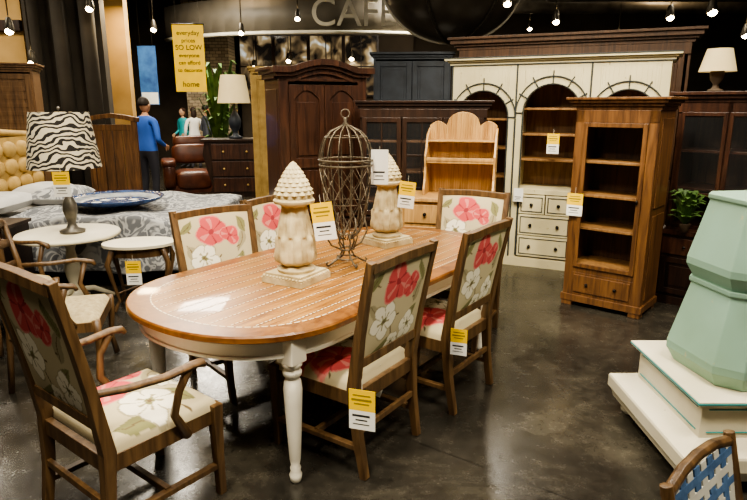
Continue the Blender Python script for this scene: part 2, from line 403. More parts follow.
# ---------------------------------------------------------------- price tags
simple_ink=simple('tag_print','#8c7a1c',.7)
def tag(x,y,z,rz=0,w=.12,h=.19,white=False,tilt=0,string=.05):
    b=B(); 
    if white: b.bx(-w/2,w/2,-.001,.001,-h,0,M_card)
    else:
        b.bx(-w/2,w/2,-.001,.001,-h*.52,0,M_yel); b.bx(-w/2,w/2,-.001,.001,-h,-h*.52,M_card)
        for k,(ww,zz,hh) in enumerate(((.7,.12,.03),(.8,.22,.05),(.6,.33,.03))): b.bx(-w/2*ww,w/2*ww*.9,-.0018,.0018,-h*(zz+hh),-h*zz,simple_ink)
    for (ww,zz,hh) in ((.75,.62,.05),(.5,.74,.03),(.7,.85,.02)): b.bx(-w/2*ww,w/2*ww*.8,-.0018,.0018,-h*(zz+hh),-h*zz,M_ink)
    b.sweep([(0,0,-.01),(0,0.0,string)],.001,None,4,M_str)
    return place(b,'price_tag',(x,y,z),bevel=0,rot=(0,tilt,rz))

# ---------------------------------------------------------------- cabinet pieces (front at y=0, depth +y)
def carcass(b,w,d,h,m,mb,z0=0,th=.025,shelves=(),back=True,ms=None):
    b.bx(-w/2,-w/2+th,0,d,z0,h,m); b.bx(w/2-th,w/2,0,d,z0,h,m); b.bx(-w/2+th,w/2-th,0,d,h-th,h,m); b.bx(-w/2+th,w/2-th,.005,d,z0,z0+th,m)
    b.bx(-w/2+th,w/2-th,d-.015,d,z0+th,h-th,mb)
    for z in shelves: b.bx(-w/2+th,w/2-th,.03,d-.015,z-.011,z+.011,ms or mb)
def cornice(b,w,d,z,m,steps=((.02,.03),(.045,.03),(.07,.025))):
    for o,t in steps:
        b.bx(-w/2-o,w/2+o,-o,d,z,z+t,m); z+=t
    return z
def paneldoor(b,x0,x1,z0,z1,y,m,arch=0,glass=None,fr=.05,th=.02):
    b.bx(x0,x0+fr,y-th,y,z0,z1,m); b.bx(x1-fr,x1,y-th,y,z0,z1,m); b.bx(x0+fr,x1-fr,y-th,y,z0,z0+fr,m)
    if arch:
        n=10; a0,a1=x0+fr,x1-fr
        for i in range(n):
            u0,u1=i/n,(i+1)/n; f=lambda u:z1-fr-arch*(1-sin(pi*u))
            b.prism([(a0+(a1-a0)*u0,f(u0)),(a0+(a1-a0)*u1,f(u1)),(a0+(a1-a0)*u1,z1),(a0+(a1-a0)*u0,z1)],y-th,y,m)
    else: b.bx(x0+fr,x1-fr,y-th,y,z1-fr,z1,m)
    if glass=='open': return
    if glass: b.bx(x0+fr,x1-fr,y-th*.6,y-th*.4,z0+fr,z1-fr,glass)
    else:
        b.bx(x0+fr,x1-fr,y-th*.35,y,z0+fr,z1-fr,m); b.bx(x0+fr+.03,x1-fr-.03,y-th*.8,y,z0+fr+.03,z1-fr-.03-arch,m)

# armoire
def armoire():
    b=B(); w,d,h=.96,.56,1.96; m=M_walnut
    carcass(b,w,d,h,m,m,.1); b.bx(-w/2-.02,w/2+.02,-.02,d,.06,.12,m)
    for sx in (-1,1):
        for y in (.04,d-.05): b.lathe([(.03,0),(.045,.02),(.04,.05),(.05,.06)],m,(sx*(w/2-.04),y,0),12)
        b.bx(sx*w/2-sx*.1,sx*w/2,-.012,0,.12,h,m)
        b.bx(sx*w/2-.004,sx*w/2+.012,.06,d-.06,.6,h-.1,m); b.bx(sx*w/2-.004,sx*w/2+.012,.06,d-.06,.16,.52,m)
    b.bx(-w/2+.1,w/2-.1,-.012,.0,.5,.55,m)
    for sx in (-1,1):
        x0,x1=(-w/2+.1,-.003) if sx<0 else (.003,w/2-.1)
        paneldoor(b,x0,x1,1.1,h-.06,-.0,m,.09,None,.055,.03); paneldoor(b,x0,x1,.56,1.11,0,m,0,None,.055,.03)
        b.bx(x0+.01,x1-.01,-.02,0,.14,.48,m); b.bx(x0+.05,x1-.05,-.028,0,.18,.44,m)
        for zz in (.31,): b.ell(((x0+x1)/2,-.04,zz),(.015,.015,.015),M_knob,8,6)
        b.ell((sx*.03,-.035,1.2),(.012,.012,.03),M_knob,8,6)
    n=24
    for o,z0,t in ((.0,h,.06),(.035,h+.05,.04),(.07,h+.085,.03)):
        for i in range(n):
            u0,u1=i/n,(i+1)/n; f=lambda u:.08*max(0,sin(pi*min(1,max(0,(u-.18)/.64))))**1.0
            X=lambda u:-w/2-o+(w+2*o)*u
            b.prism([(X(u0),z0+f(u0)-.03),(X(u1),z0+f(u1)-.03),(X(u1),z0+t+f(u1)),(X(u0),z0+t+f(u0))],-.012-o,.06,m)
        for sx in (-1,1): b.bx(sx*(w/2+o)-.03,sx*(w/2+o)+.0,.05,d,z0-.0,z0+t,m)
    b.bx(-w/2,w/2,.02,d,h-.02,h+.06,m)
    return b
place(armoire(),'armoire',(-.52,6.45,0),math.radians(24))

# white arched cabinet
def arch_cab():
    w,d,h=2.1,.45,2.1; b=B(); m=M_cream; L=M_blk
    carcass(b,w,d,h,m,M_shelf,.0,.03)
    secs=[(-w/2,-.36),(-.36,.36),(.36,w/2)]
    for (x0,x1) in secs[1:]: b.bx(x0-.02,x0+.02,0,d-.02,.03,h-.03,m)
    b.bx(-w/2,w/2,-.03,0,0,.1,m)
    for idx,(x0,x1) in enumerate(secs):
        cx=(x0+x1)/2; ow=(x1-x0)-.16; rr=ow/2; zl=.84 if idx==1 else .62; sp=1.9-rr
        if idx!=1: sp=1.84-rr
        b.bx(x0,cx-rr,-.025,0,.1,h,m); b.bx(cx+rr,x1,-.025,0,.1,h,m)
        n=16
        for i in range(n):
            t0,t1=pi-pi*i/n,pi-pi*(i+1)/n
            b.prism([(cx+rr*cos(t0),sp+rr*sin(t0)),(cx+rr*cos(t1),sp+rr*sin(t1)),(cx+rr*cos(t1),h),(cx+rr*cos(t0),h)],-.025,0,m)
        for q in (0,.075):
            R=rr+q+.004
            if R>(x1-x0)/2: R=(x1-x0)/2-.012
            b.sweep([(cx+R*cos(pi-pi*i/20),-.03,sp+R*sin(pi-pi*i/20)) for i in range(21)],.009,.006,4,L,ref=(0,1,0))
            for s_ in (-1,1): b.bx(cx+s_*R-.008,cx+s_*R+.008,-.033,-.024,.12,sp,L)
        for t in [pi*k/6 for k in range(0,7)]:
            R0,R1=rr+.004,min(rr+.08,(x1-x0)/2-.008)
            b.sweep([(cx+R0*cos(t),-.03,sp+R0*sin(t)),(cx+(R1+.06*sin(t))*cos(t),-.03,sp+(R1+.06*sin(t))*sin(t))],.006,.006,4,L,ref=(0,1,0))
        for z in ([1.14,1.4,1.66] if idx==1 else [.95,1.25,1.55]): b.bx(x0+.02,x1-.02,.04,d-.02,z-.011,z+.011,M_shelf)
        b.bx(x0+.02,x1-.02,0,d-.02,zl-.03,zl,m); b.bx(cx-rr,cx+rr,-.028,0,zl-.05,zl,m)
        if idx==1:
            for (a0,a1) in ((.12,.34),(.35,.57),(.58,.78)):
                for s_ in ((-1,1) if a0>.5 else (0,)):
                    u0,u1=(cx-rr+.01,cx+rr-.01) if s_==0 else ((cx-rr+.01,cx-.005) if s_<0 else (cx+.005,cx+rr-.01))
                    b.bx(u0,u1,-.03,0,a0,a1,m)
                    for (p0,p1,q0,q1) in ((u0+.02,u1-.02,a0+.02,a0+.03),(u0+.02,u1-.02,a1-.03,a1-.02),(u0+.02,u0+.03,a0+.02,a1-.02),(u1-.03,u1-.02,a0+.02,a1-.02)): b.bx(p0,p1,-.034,-.03,q0,q1,L)
                    for kx in ((cx-.14,cx+.14) if s_==0 else ((u0+u1)/2,)): b.ell((kx,-.045,(a0+a1)/2),(.018,.018,.018),M_knob,10,6)
        else:
            b.bx(cx-rr,cx+rr,-.026,0,.12,zl-.04,m)
            paneldoor(b,cx-rr+.01,cx-.004,.13,zl-.06,-.026,m,0,None,.04); paneldoor(b,cx+.004,cx+rr-.01,.13,zl-.06,-.026,m,0,None,.04)
            for s_ in (-1,1): b.ell((cx+s_*.03,-.06,.4),(.014,.014,.014),M_knob,10,6)
    for x0,x1 in secs[:]: b.bx(x0-.008,x0+.008,-.034,-.02,.1,h,L)
    z=cornice(b,w,d,h,m,((.03,.03),(.05,.02),(.08,.03))); b.bx(-w/2-.082,w/2+.082,-.084,-.08,z-.012,z,L); b.bx(-w/2-.03,w/2+.03,-.036,-.03,h-.005,h+.006,L)
    return b
l,r_,w_=span((.85,6.68),(2.75,5.75)); place(arch_cab(),'arched_display_cabinet',l,r_)

# brown bookcase
def bookcase():
    w,d,h=.65,.40,1.66; b=B(); m=M_mid
    carcass(b,w,d,h,m,M_back,.06,.025,[.36,.68,.96,1.24],ms=M_shelf)
    b.bx(-w/2,-w/2+.075,-.02,0,.06,h,m); b.bx(w/2-.075,w/2,-.02,0,.06,h,m)
    b.bx(-w/2,w/2,-.02,0,h-.1,h,m); b.bx(-w/2+.07,w/2-.07,-.02,0,.3,.35,m)
    b.bx(-w/2+.07,w/2-.07,-.02,0,.1,.3,m); b.bx(-w/2+.09,w/2-.09,-.03,0,.13,.28,m)
    for k in (-.12,.12): b.ell((k,-.04,.205),(.014,.014,.014),M_knob,10,6)
    paneldoor(b,-w/2+.075,w/2-.075,.35,h-.1,-.018,m,0,'open',.035,.016)
    b.bx(-w/2-.015,w/2+.015,-.035,d,.04,.1,m)
    for sx in (-1,1):
        b.bx(sx*(w/2-.04)-.045,sx*(w/2-.04)+.045,-.03,.06,0,.05,m); b.bx(sx*(w/2-.04)-.04,sx*(w/2-.04)+.04,d-.08,d,0,.05,m)
        b.bx(sx*w/2-.004,sx*w/2+.01,.05,d-.05,.9,h-.06,m); b.bx(sx*w/2-.004,sx*w/2+.01,.05,d-.05,.14,.84,m)
    b.ell((w/2-.1,-.045,.95),(.01,.012,.02),M_knob,8,6)
    cornice(b,w,d,h,m,((.01,.03),(.03,.025),(.055,.025),(.075,.02)))
    return b
l,r_,w_=span((1.68,5.06),(2.17,4.64)); place(bookcase(),'open_bookcase',l,r_)

# dark hutch at right
def hutch():
    w,d,h=1.15,.45,1.72; b=B(); m=M_dark
    b.bx(-w/2,w/2,-.12,d,.06,.62,m); b.bx(-w/2-.02,w/2+.02,-.14,d,.62,.66,M_walnut); b.bx(-w/2-.01,w/2+.01,-.13,d,0,.07,m)
    for i in range(3):
        x0=-w/2+.03+i*(w-.06)/3; x1=x0+(w-.06)/3-.01
        paneldoor(b,x0,x1,.1,.42,-.12,m,0,None,.045); b.bx(x0,x1,-.135,-.12,.45,.59,M_walnut); b.ell(((x0+x1)/2,-.15,.52),(.014,.014,.014),M_knob,8,6)
    carcass(b,w,d,h,M_walnut,M_back,.66,.03,[1.0,1.32],ms=M_walnut)
    for x in (-.19,.19): b.bx(x-.02,x+.02,-.012,.02,.66,h,M_walnut)
    b.bx(-w/2,w/2,-.012,0,h-.08,h,M_walnut)
    for i in range(3):
        x0=-w/2+.03+i*(w-.06)/3; paneldoor(b,x0,x0+(w-.06)/3-.012,.95,h-.08,-.012,M_walnut,0,M_glass,.03,.016)
    cornice(b,w,d,h,M_walnut)
    return b
l,r_,w_=span((2.58,5.2),(3.42,4.41)); place(hutch(),'dark_hutch',l,r_)

# brown wall unit behind
def wallunit():
    w,d,h=2.6,.5,2.36; b=B(); m=M_wall_unit
    carcass(b,w,d,h,m,m,.05,.03)
    for i in range(4):
        x0=-w/2+.05+i*(w-.1)/4; paneldoor(b,x0,x0+(w-.1)/4-.01,.9,h-.12,0,m,0,None,.06); paneldoor(b,x0,x0+(w-.1)/4-.01,.12,.86,0,m,0,None,.06)
    b.bx(-w/2,w/2,-.02,0,.05,.12,m); b.bx(-w/2,w/2,-.025,0,h-.12,h,m); b.bx(-w/2,w/2,0,.5,0,.06,m)
    cornice(b,w,d,h,m,((.03,.04),(.06,.03),(.1,.05),(.13,.03)))
    return b
l,r_,w_=span((1.12,7.9),(3.42,6.86)); place(wallunit(),'wall_unit',l,r_)

# dark glass cabinet
def glasscab():
    w,d,h=1.22,.42,1.66; b=B(); m=M_dark
    carcass(b,w,d,h,m,M_back,.06,.03,[.75,1.05,1.35])
    b.bx(-w/2,w/2,-.02,0,.0,.1,m); b.bx(-w/2,w/2,-.02,0,h-.08,h,m)
    for i in range(3):
        x0=-w/2+.02+i*(w-.04)/3; x1=x0+(w-.04)/3-.008
        paneldoor(b,x0,x1,.62,h-.08,-.0,m,0,M_glass,.045); paneldoor(b,x0,x1,.1,.6,0,m,0,None,.045)
        b.bx((x0+x1)/2-.006,(x0+x1)/2+.006,-.016,-.004,.66,h-.12,m)
        for z in (.9,1.22): b.bx(x0+.04,x1-.04,-.016,-.004,z-.006,z+.006,m)
        b.ell((x1-.03,-.03,.95),(.01,.01,.014),M_knob,8,6)
    cornice(b,w,d,h,m,((.02,.03),(.04,.03),(.06,.02)))
    return b
l,r_,w_=span((-.13,6.0),(1.08,5.85)); place(glasscab(),'glass_door_cabinet',l,r_)

def navy():
    w,d,h=1.0,.5,2.3; b=B(); m=M_navy
    carcass(b,w,d,h,m,m,.05,.03); paneldoor(b,-w/2+.02,-.003,.1,h-.05,0,m,0,None,.07); paneldoor(b,.003,w/2-.02,.1,h-.05,0,m,0,None,.07)
    b.bx(-w/2,w/2,0,d,0,.06,m); cornice(b,w,d,h,m,((.02,.03),(.05,.03)))
    for s_ in (-1,1): b.ell((s_*.04,-.04,1.1),(.014,.014,.014),M_knob,8,6)
    return b
place(navy(),'navy_cupboard',(.5,8.1,0),-.05)

# pine washstand with plate rack
def pine():
    b=B(); m=M_pine; w,d,h=.82,.46,.92
    b.bx(-w/2,w/2,0,d,.5,h-.03,m); b.bx(-w/2-.03,w/2+.03,-.03,d,h-.03,h,m)
    for sx in (-1,1):
        for y in (.03,d-.03): b.sweep([(sx*(w/2-.03),y,0),(sx*(w/2-.03),y,.3),(sx*(w/2-.03),y,.52)],[.018,.026,.03],None,4,m)
    b.bx(-w/2+.03,w/2-.03,.03,d-.03,.16,.185,m)
    for (x0,x1) in ((-w/2+.04,-.01),(.01,w/2-.04)):
        b.bx(x0,x1,-.015,0,.7,.86,m); b.ell(((x0+x1)/2,-.03,.78),(.018,.018,.018),M_knob,8,6)
    b.bx(-w/2+.04,w/2-.04,-.012,0,.53,.67,m)
    b.M=Matrix.Translation((.07,0,0)); w=.64
    for sx in (-1,1):
        poly=[(d-.02,h),(.14,h),(.13,h+.06),(.18,h+.14),(.2,h+.25),(.19,h+.34),(.25,h+.42),(.3,h+.52),(d-.02,h+.58)]
        x=sx*(w/2-.02); b.prism(poly,x-.01,x+.01,m,'x')
    n=28; top=[]
    for i in range(n+1):
        u=i/n; x=-w/2+.02+(w-.04)*u
        q=abs(2*u-1); z=h+.60+(.12*math.sqrt(max(0,1-(q/.5)**2)) if q<.5 else .0)+(.04*sin((q-.5)/.5*pi) if q>=.5 else 0)
        top.append((x,z))
    for (p,q) in zip(top,top[1:]): b.prism([(p[0],h),(q[0],h),q,p],d-.03,d-.012,m)
    b.bx(-w/2+.03,w/2-.03,.2,d-.03,h+.28,h+.3,m); b.bx(-w/2+.03,w/2-.03,.28,d-.03,h+.46,h+.475,m)
    b.bx(-w/2+.03,w/2-.03,.195,.205,h+.3,h+.33,m)
    b.M=Matrix()
    return b
place(pine(),'pine_washstand',(.63,5.08,0),-.25)
b=B(); carcass(b,.7,.45,2.15,M_gold,M_gold,.04,.03,[.6,1.1,1.6]); paneldoor(b,-.33,.33,.08,2.1,0,M_gold,0,None,.06); b.bx(-.35,.35,0,.45,0,.05,M_gold); cornice(b,.7,.45,2.15,M_gold,((.02,.03),(.04,.03)))
place(b,'tan_cupboard',(-1.34,8.6,0),.2)

# ---------------------------------------------------------------- right foreground
def chest():
    b=B(); m=M_offw; 
    x0,x1,y0,y1=0,.85,0,.68
    def slab(o,z0,z1,mm=m): b.bx(x0-o,x1+o,y0-o,y1+o,z0,z1,mm)
    slab(-.02,.2,.395); slab(.0,.395,.41); slab(.02,.41,.43)
    b.bx(x0-.022,x1+.022,y0-.022,y1+.022,.415,.424,M_turq)
    P=lambda o:[(x0-o,y0-o),(x1+o,y0-o),(x1+o,y1+o),(x0-o,y1+o)]
    zz=[(.235,-.02),(.225,.0),(.215,.04),(.205,.075),(.2,.09),(.19,.095),(.13,.095),(.12,.085),(.10,.075),(.075,.07),(.07,.065)]
    for (za,oa),(zb,ob_) in zip(zz,zz[1:]):
        A,Q=P(oa),P(ob_); b.add([(p[0],p[1],za) for p in A]+[(p[0],p[1],zb) for p in Q],[(i,(i+1)%4,(i+1)%4+4,i+4) for i in range(4)],m)
    slab(.065,.068,.08)
    for (z0_,z1_) in ((.26,.265),(.372,.377)):
        b.bx(.05,.8,.015,.03,z0_,z1_,M_turq); b.bx(.015,.03,.05,.63,z0_,z1_,M_turq)
    for sx in (x0,x1):
        for sy in (y0,y1): b.lathe([(.03,0),(.045,.02),(.04,.075)],m,(sx,sy,0),12)
    return b
place(chest(),'white_low_chest',(1.45,2.42,0),0)
def mint():
    b=B(); m=M_mint
    def tier(z0,h,s):
        prof=[(.31*s,0),(.35*s,.16*h),(.35*s,.24*h),(.28*s,.93*h),(.29*s,.95*h),(.29*s,h)]
        def oc(r,z):
            k=.45; hx,hy=r*1.05,r*.78; c=r*k*.6
            return [(-hx+c,-hy,z),(hx-c,-hy,z),(hx,-hy+c,z),(hx,hy-c,z),(hx-c,hy,z),(-hx+c,hy,z),(-hx,hy-c,z),(-hx,-hy+c,z)]
        vs=[];
        for r,z in prof: vs+=oc(r,z0+z)
        fs=[(i*8+k,i*8+(k+1)%8,(i+1)*8+(k+1)%8,(i+1)*8+k) for i in range(len(prof)-1) for k in range(8)]+[tuple(range(7,-1,-1)),tuple((len(prof)-1)*8+k for k in range(8))]
        b.add(vs,fs,m)
        b.ell((0,-.33*s*.9,z0+.45*h),(.015,.02,.015),M_knob,8,6)
    tier(0,.45,.95); tier(.45,.41,.84)
    return b
place(mint(),'mint_pedestal_chest',(1.87,2.76,.431),.15)
def woven():
    b=B(); m=M_chair; blue=simple('blue_webbing','#4f6d92',.8,'#38557a',30); wh=simple('white_webbing','#c9c6b8',.8)
    T=.70
    for sx in (-1,1):
        b.sweep([(sx*.2,-.22,0),(sx*.205,-.2,.42),(sx*.215,-.27,T)],[.018,.02,.018],None,8,m)
        b.sweep([(sx*.2,.2,0),(sx*.2,.2,.43)],.018,None,8,m); b.sweep([(sx*.2,-.2,.2),(sx*.2,.2,.2)],.011,None,6,m)
        b.sweep([(sx*.2,-.2,.42),(sx*.2,.2,.42)],.016,None,8,m)
    for y,z in ((.2,.42),(-.2,.42),(.2,.22),(-.205,.46)): b.sweep([(-.21,y,z),(.21,y,z)],.015,None,8,m)
    b.sweep([(-.22,-.265,T-.03),(-.1,-.275,T-.005),(0,-.278,T),(.1,-.275,T-.005),(.22,-.265,T-.03)],.018,None,8,m)
    for i in range(9): x=-.18+.045*i; b.box((x,-.235,.57),(.036,.006,.24),blue if i%2 else wh,Matrix.Rotation(.22,3,'X'))
    for j in range(5): z=.475+.044*j; b.box((0,-.21-(z-.45)*.22,z),(.4,.009,.028),wh if j%2 else blue,Matrix.Rotation(.22,3,'X'))
    for i in range(9): x=-.18+.045*i; b.bx(x-.018,x+.018,-.2,.2,.43,.436,blue if i%2 else wh)
    for j in range(8): y=-.175+.05*j; b.bx(-.2,.2,y-.016,y+.016,.434,.441,wh if j%2 else blue)
    return b
place(woven(),'woven_chair',(1.13,1.36,0),math.radians(-140),.002)

# ---------------------------------------------------------------- lamps
def lamp_hutch(nm,loc,sh,sm,s=1,body=M_navy):
    b=B(); b.lathe([(.06,0),(.065,.015),(.03,.03),(.02,.06),(.05,.1),(.06,.16),(.035,.22),(.012,.25),(.008,.34)],body,n=20)
    r0,r1,z0,z1=sh; b.lathe([(r0,z0),(r1,z1)],sm,n=32,caps=False); b.lathe([(r0-.004,z0),(r1-.004,z1)],sm,n=32,caps=False)
    b.sweep([(-r1,0,z1-.01),(r1,0,z1-.01)],.003,None,4,M_knob,ref=(0,0,1)); b.sweep([(0,-r1,z1-.01),(0,r1,z1-.01)],.003,None,4,M_knob,ref=(0,0,1)); b.sweep([(0,0,.3),(0,0,z1+.02)],.004,None,6,M_knob)
    o=place(b,nm,loc,0,0); o.scale=(s,s,s); return o
lamp_hutch('table_lamp',(2.85,5.18,1.806),(.15,.1,.17,.36),M_shade,.95,M_pot)
b=B(); g=simple('pewter','#7a756b',.4,'#55514a',12,metal=.5)
b.lathe([(.1,0),(.105,.02),(.05,.04),(.03,.08),(.045,.13),(.06,.19),(.055,.25),(.03,.31),(.016,.36),(.024,.38),(.012,.4),(.008,.62)],g,n=24)
b.lathe([(.29,.56),(.23,1.02)],M_zebra,n=40,caps=False); b.lathe([(.285,.56),(.225,1.02)],M_zebra,n=40,caps=False)
for a in (0,pi/2): b.sweep([(-.228*cos(a),-.228*sin(a),1.01),(.228*cos(a),.228*sin(a),1.01)],.003,None,4,g,ref=(0,0,1))
b.sweep([(0,0,.6),(0,0,1.04)],.004,None,6,g); b.ell((0,0,1.05),(.014,.014,.018),g,8,6)
place(b,'zebra_table_lamp',(-2.62,5.12,.622),0,0)
b=B(); b.lathe([(.40,.585),(.42,.59),(.425,.605),(.415,.62),(.0,.62)],M_offw,n=48)
b.lathe([(.1,.02),(.12,.05),(.05,.09),(.035,.14),(.06,.22),(.07,.3),(.045,.4),(.035,.47),(.06,.54),(.16,.575),(.17,.587)],M_offw,n=28)
for k in range(3):
    a=2*pi*k/3+.4; b.sweep([(.05*cos(a),.05*sin(a),.1),(.15*cos(a),.15*sin(a),.1),(.25*cos(a),.25*sin(a),.05),(.32*cos(a),.32*sin(a),.018)],[.02,.022,.018,.016],[.025,.025,.02,.016],8,M_offw,ref=(-sin(a),cos(a),0))
place(b,'round_pedestal_table',(-2.66,5.12,0),0,0)
b=B(); ov=[(.30*cos(2*pi*k/40),.21*sin(2*pi*k/40)) for k in range(40)]
b.prism(ov,.55,.575,M_offw,'z'); b.prism([(x*.8,y*.8) for x,y in ov],.47,.55,M_chair,'z')
for sx in (-1,1):
    for sy in (-1,1):
        b.sweep([(sx*.2,sy*.12,.53),(sx*.24,sy*.15,.42),(sx*.21,sy*.13,.25),(sx*.18,sy*.11,.1),(sx*.22,sy*.14,.012)],[.025,.024,.017,.013,.018],None,8,M_chair)
b.sweep([(-.2,-.12,.16),(0,0,.2),(.2,.12,.16)],.009,None,6,M_chair,ref=(0,0,1)); b.sweep([(-.2,.12,.16),(0,0,.2),(.2,-.12,.16)],.009,None,6,M_chair,ref=(0,0,1))
place(b,'oval_side_table',(-1.98,4.95,0),.2,.002)
b=B(); b.bx(-.28,.28,0,.42,.12,.66,M_dark); b.bx(-.3,.3,-.02,.44,.66,.69,M_dark)
for z0_,z1_ in ((.16,.38),(.41,.63)): b.bx(-.25,.25,-.015,0,z0_,z1_,M_dark); b.ell((0,-.03,(z0_+z1_)/2),(.015,.015,.015),M_iron,8,6)
for sx in (-1,1):
    for y in (.03,.39): b.sweep([(sx*.25,y,0),(sx*.25,y,.13)],[.015,.025],None,4,M_dark)
place(b,'nightstand',(-3.45,5.0,0),0)

def wood_armchair():
    b=B(); m=M_chair; y0=-.24
    for sx in (-1,1):
        b.sweep([(sx*.22,-.28,0),(sx*.23,-.24,.4),(sx*.24,-.27,.65),(sx*.25,-.34,.98)],[.018,.021,.019,.017],None,8,m)
        b.sweep([(sx*.27,.25,.012),(sx*.245,.23,.15),(sx*.26,.245,.32),(sx*.26,.24,.43)],[.02,.016,.022,.026],None,8,m)
        b.sweep([(sx*.245,-.27,.68),(sx*.29,-.1,.67),(sx*.31,.05,.68),(sx*.30,.15,.665),(sx*.30,.165,.64)],[.017,.018,.02,.024,.014],[.015,.015,.015,.016,.012],8,m)
        b.sweep([(sx*.26,.12,.4),(sx*.29,.06,.52),(sx*.305,.1,.66)],[.02,.016,.018],None,8,m)
        b.bx(sx*.25-.015,sx*.25+.015,-.24,.24,.36,.42,m)
    b.bx(-.26,.26,.22,.25,.35,.42,m); b.bx(-.24,.24,-.25,-.22,.36,.42,m)
    b.sweep([(-.25,-.34,.96),(-.12,-.355,.99),(0,-.36,1.0),(.12,-.355,.99),(.25,-.34,.96)],.018,.03,8,m,ref=(0,1,0))
    for z in (.55,.7,.84): b.sweep([(-.24,-.25-(z-.4)*.15,z),(0,-.265-(z-.4)*.17,z+.02),(.24,-.25-(z-.4)*.15,z)],.01,.026,8,m,ref=(0,1,0))
    def sf(u,v):
        e=1-max(abs(2*u-1),abs(2*v-1))**6; return ((2*u-1)*.255,-.225+.475*v,.415+.05*e**.45)
    b.grid(sf,16,16,M_linen); return b.mesh('wooden_armchair')
WA=wood_armchair()
place(WA,'wooden_armchair',(-1.98,3.62,0),math.radians(-75),.0)
place(WA,'wooden_armchair',(-2.72,4.2,0),math.radians(-110),.0)

# ---------------------------------------------------------------- bed
bx0,bx1,by0,by1,bz=-4.05,-1.65,5.62,7.3,.62
b=B(); b.bx(bx0,bx1-.03,by0+.03,by1-.03,.12,.6,M_pillow)
for x in (bx0+.1,bx1-.15):
    for y in (by0+.12,by1-.12): b.bx(x-.04,x+.04,y-.04,y+.04,0,.13,M_dark)
hg=.5
def dv(u,v):
    X=bx0+.45+(bx1+hg-bx0-.45)*u; Y=by0-hg+(by1-by0+2*hg)*v
    ox=max(0,X-bx1); oy=by0-Y if Y<by0 else (Y-by1 if Y>by1 else 0)
    o=max(ox,oy); cx=min(X,bx1); cy=min(max(Y,by0),by1)
    rip=.02*sin(Y*17)*(ox/hg)+0; rip2=.025*sin(X*15)*(oy/hg)
    z=bz+.02+.03*sin(X*3.1)*sin(Y*4.2)+.016*sin(X*9+Y*5)-(o**1.05)*1.0
    sg=-1 if Y<by0 else 1
    out=.03+.07*min(1,o/hg)
    return (cx+(out+rip if ox>0 else 0), cy+(sg*(out+rip2) if oy>0 else 0), max(z,.05))
b.grid(dv,90,70,M_duvet)
for (px,py,rz_) in ((-3.78,6.0,.1),(-3.78,6.85,-.1),(-3.42,6.55,.2)):
    vs=lambda u,v:(px+(2*u-1)*.22+0*.1,py+(2*v-1)*.34,.74+.09*(max(0,(1-(2*u-1)**4)*(1-(2*v-1)**4)))**.5)
    b.grid(vs,16,16,M_duvet if px>-3.5 else M_pillow); b.grid(lambda u,v:(vs(u,v)[0],vs(u,v)[1],.74-(vs(u,v)[2]-.74)),16,16,M_pillow,flip=True)
b.bx(bx0-.1,bx0,by0-.08,by1+.08,0,1.35,M_gold)
for i in range(7):
    for j in range(4): b.ell((bx0+.01,by0+.1+.25*i,.65+.19*j),(.05,.12,.09),M_gold,12,8)
b.sweep([(bx0-.05,by0-.08,1.35),(bx0-.05,(by0+by1)/2,1.42),(bx0-.05,by1+.08,1.35)],.06,.04,8,M_gold,ref=(1,0,0))
place(b,'bed',(0,0,0),0,0)
b=B(); M_blue=simple('cobalt_glaze','#34507f',.25,'#131c36',12)
b.lathe([(.02,0),(.3,.004),(.4,.03),(.43,.055),(.42,.06),(.38,.035),(.29,.012),(0.001,.012)],M_blue,n=48)
b.lathe([(.3,.0135),(.385,.04),(.38,.043),(.3,.0165)],simple('silver_glaze','#8f98a3',.3,'#5d6672',20),n=48,caps=False)
for k in range(8): a=2*pi*k/8; b.ell((.18*cos(a),.18*sin(a),.013),(.05,.03,.004),M_card,10,4)
o=place(b,'blue_platter',(-2.72,6.3,.685),.2,0); o.scale=(1.12,1.12,1.3)
def hb():
    b=B(); m=M_mid
    w=.66; b.bx(-w/2,-w/2+.07,0,.06,0,1.52,m); b.bx(w/2-.07,w/2,0,.06,0,1.52,m)
    for i in range(4): x=-w/2+.08+i*.13; b.bx(x,x+.12,.015,.045,.3,1.4,m)
    b.bx(-w/2+.06,w/2-.06,.01,.05,1.36,1.44,m)
    b.sweep([(-w/2-.03,.03,1.5),(-w/4,.03,1.54),(0,.03,1.56),(w/4,.03,1.54),(w/2+.03,.03,1.5)],.045,.03,4,m,ref=(0,1,0))
    b.bx(-w/2,-w/2+.05,0,.4,0,.05,m); b.bx(w/2-.05,w/2,0,.4,0,.05,m); return b
place(hb(),'wooden_headboard',(-3.56,8.3,0),.1)
b=B(); m=wood('light_armoire_wood','#8a6742','#543b25'); carcass(b,1.2,.6,2.15,m,m,.05,.03); b.bx(-.6,.6,0,.6,0,.06,m)
for s_ in (-1,1):
    x0,x1=(-.57,-.003) if s_<0 else (.003,.57); paneldoor(b,x0,x1,.1,2.1,0,m,0,None,.07)
    for k in range(16): b.bx(x0+.07,x1-.07,-.018,0,.3+.105*k,.36+.105*k,m)
cornice(b,1.2,.6,2.15,m); place(b,'louvered_armoire',(-5.1,8.1,0),.35)

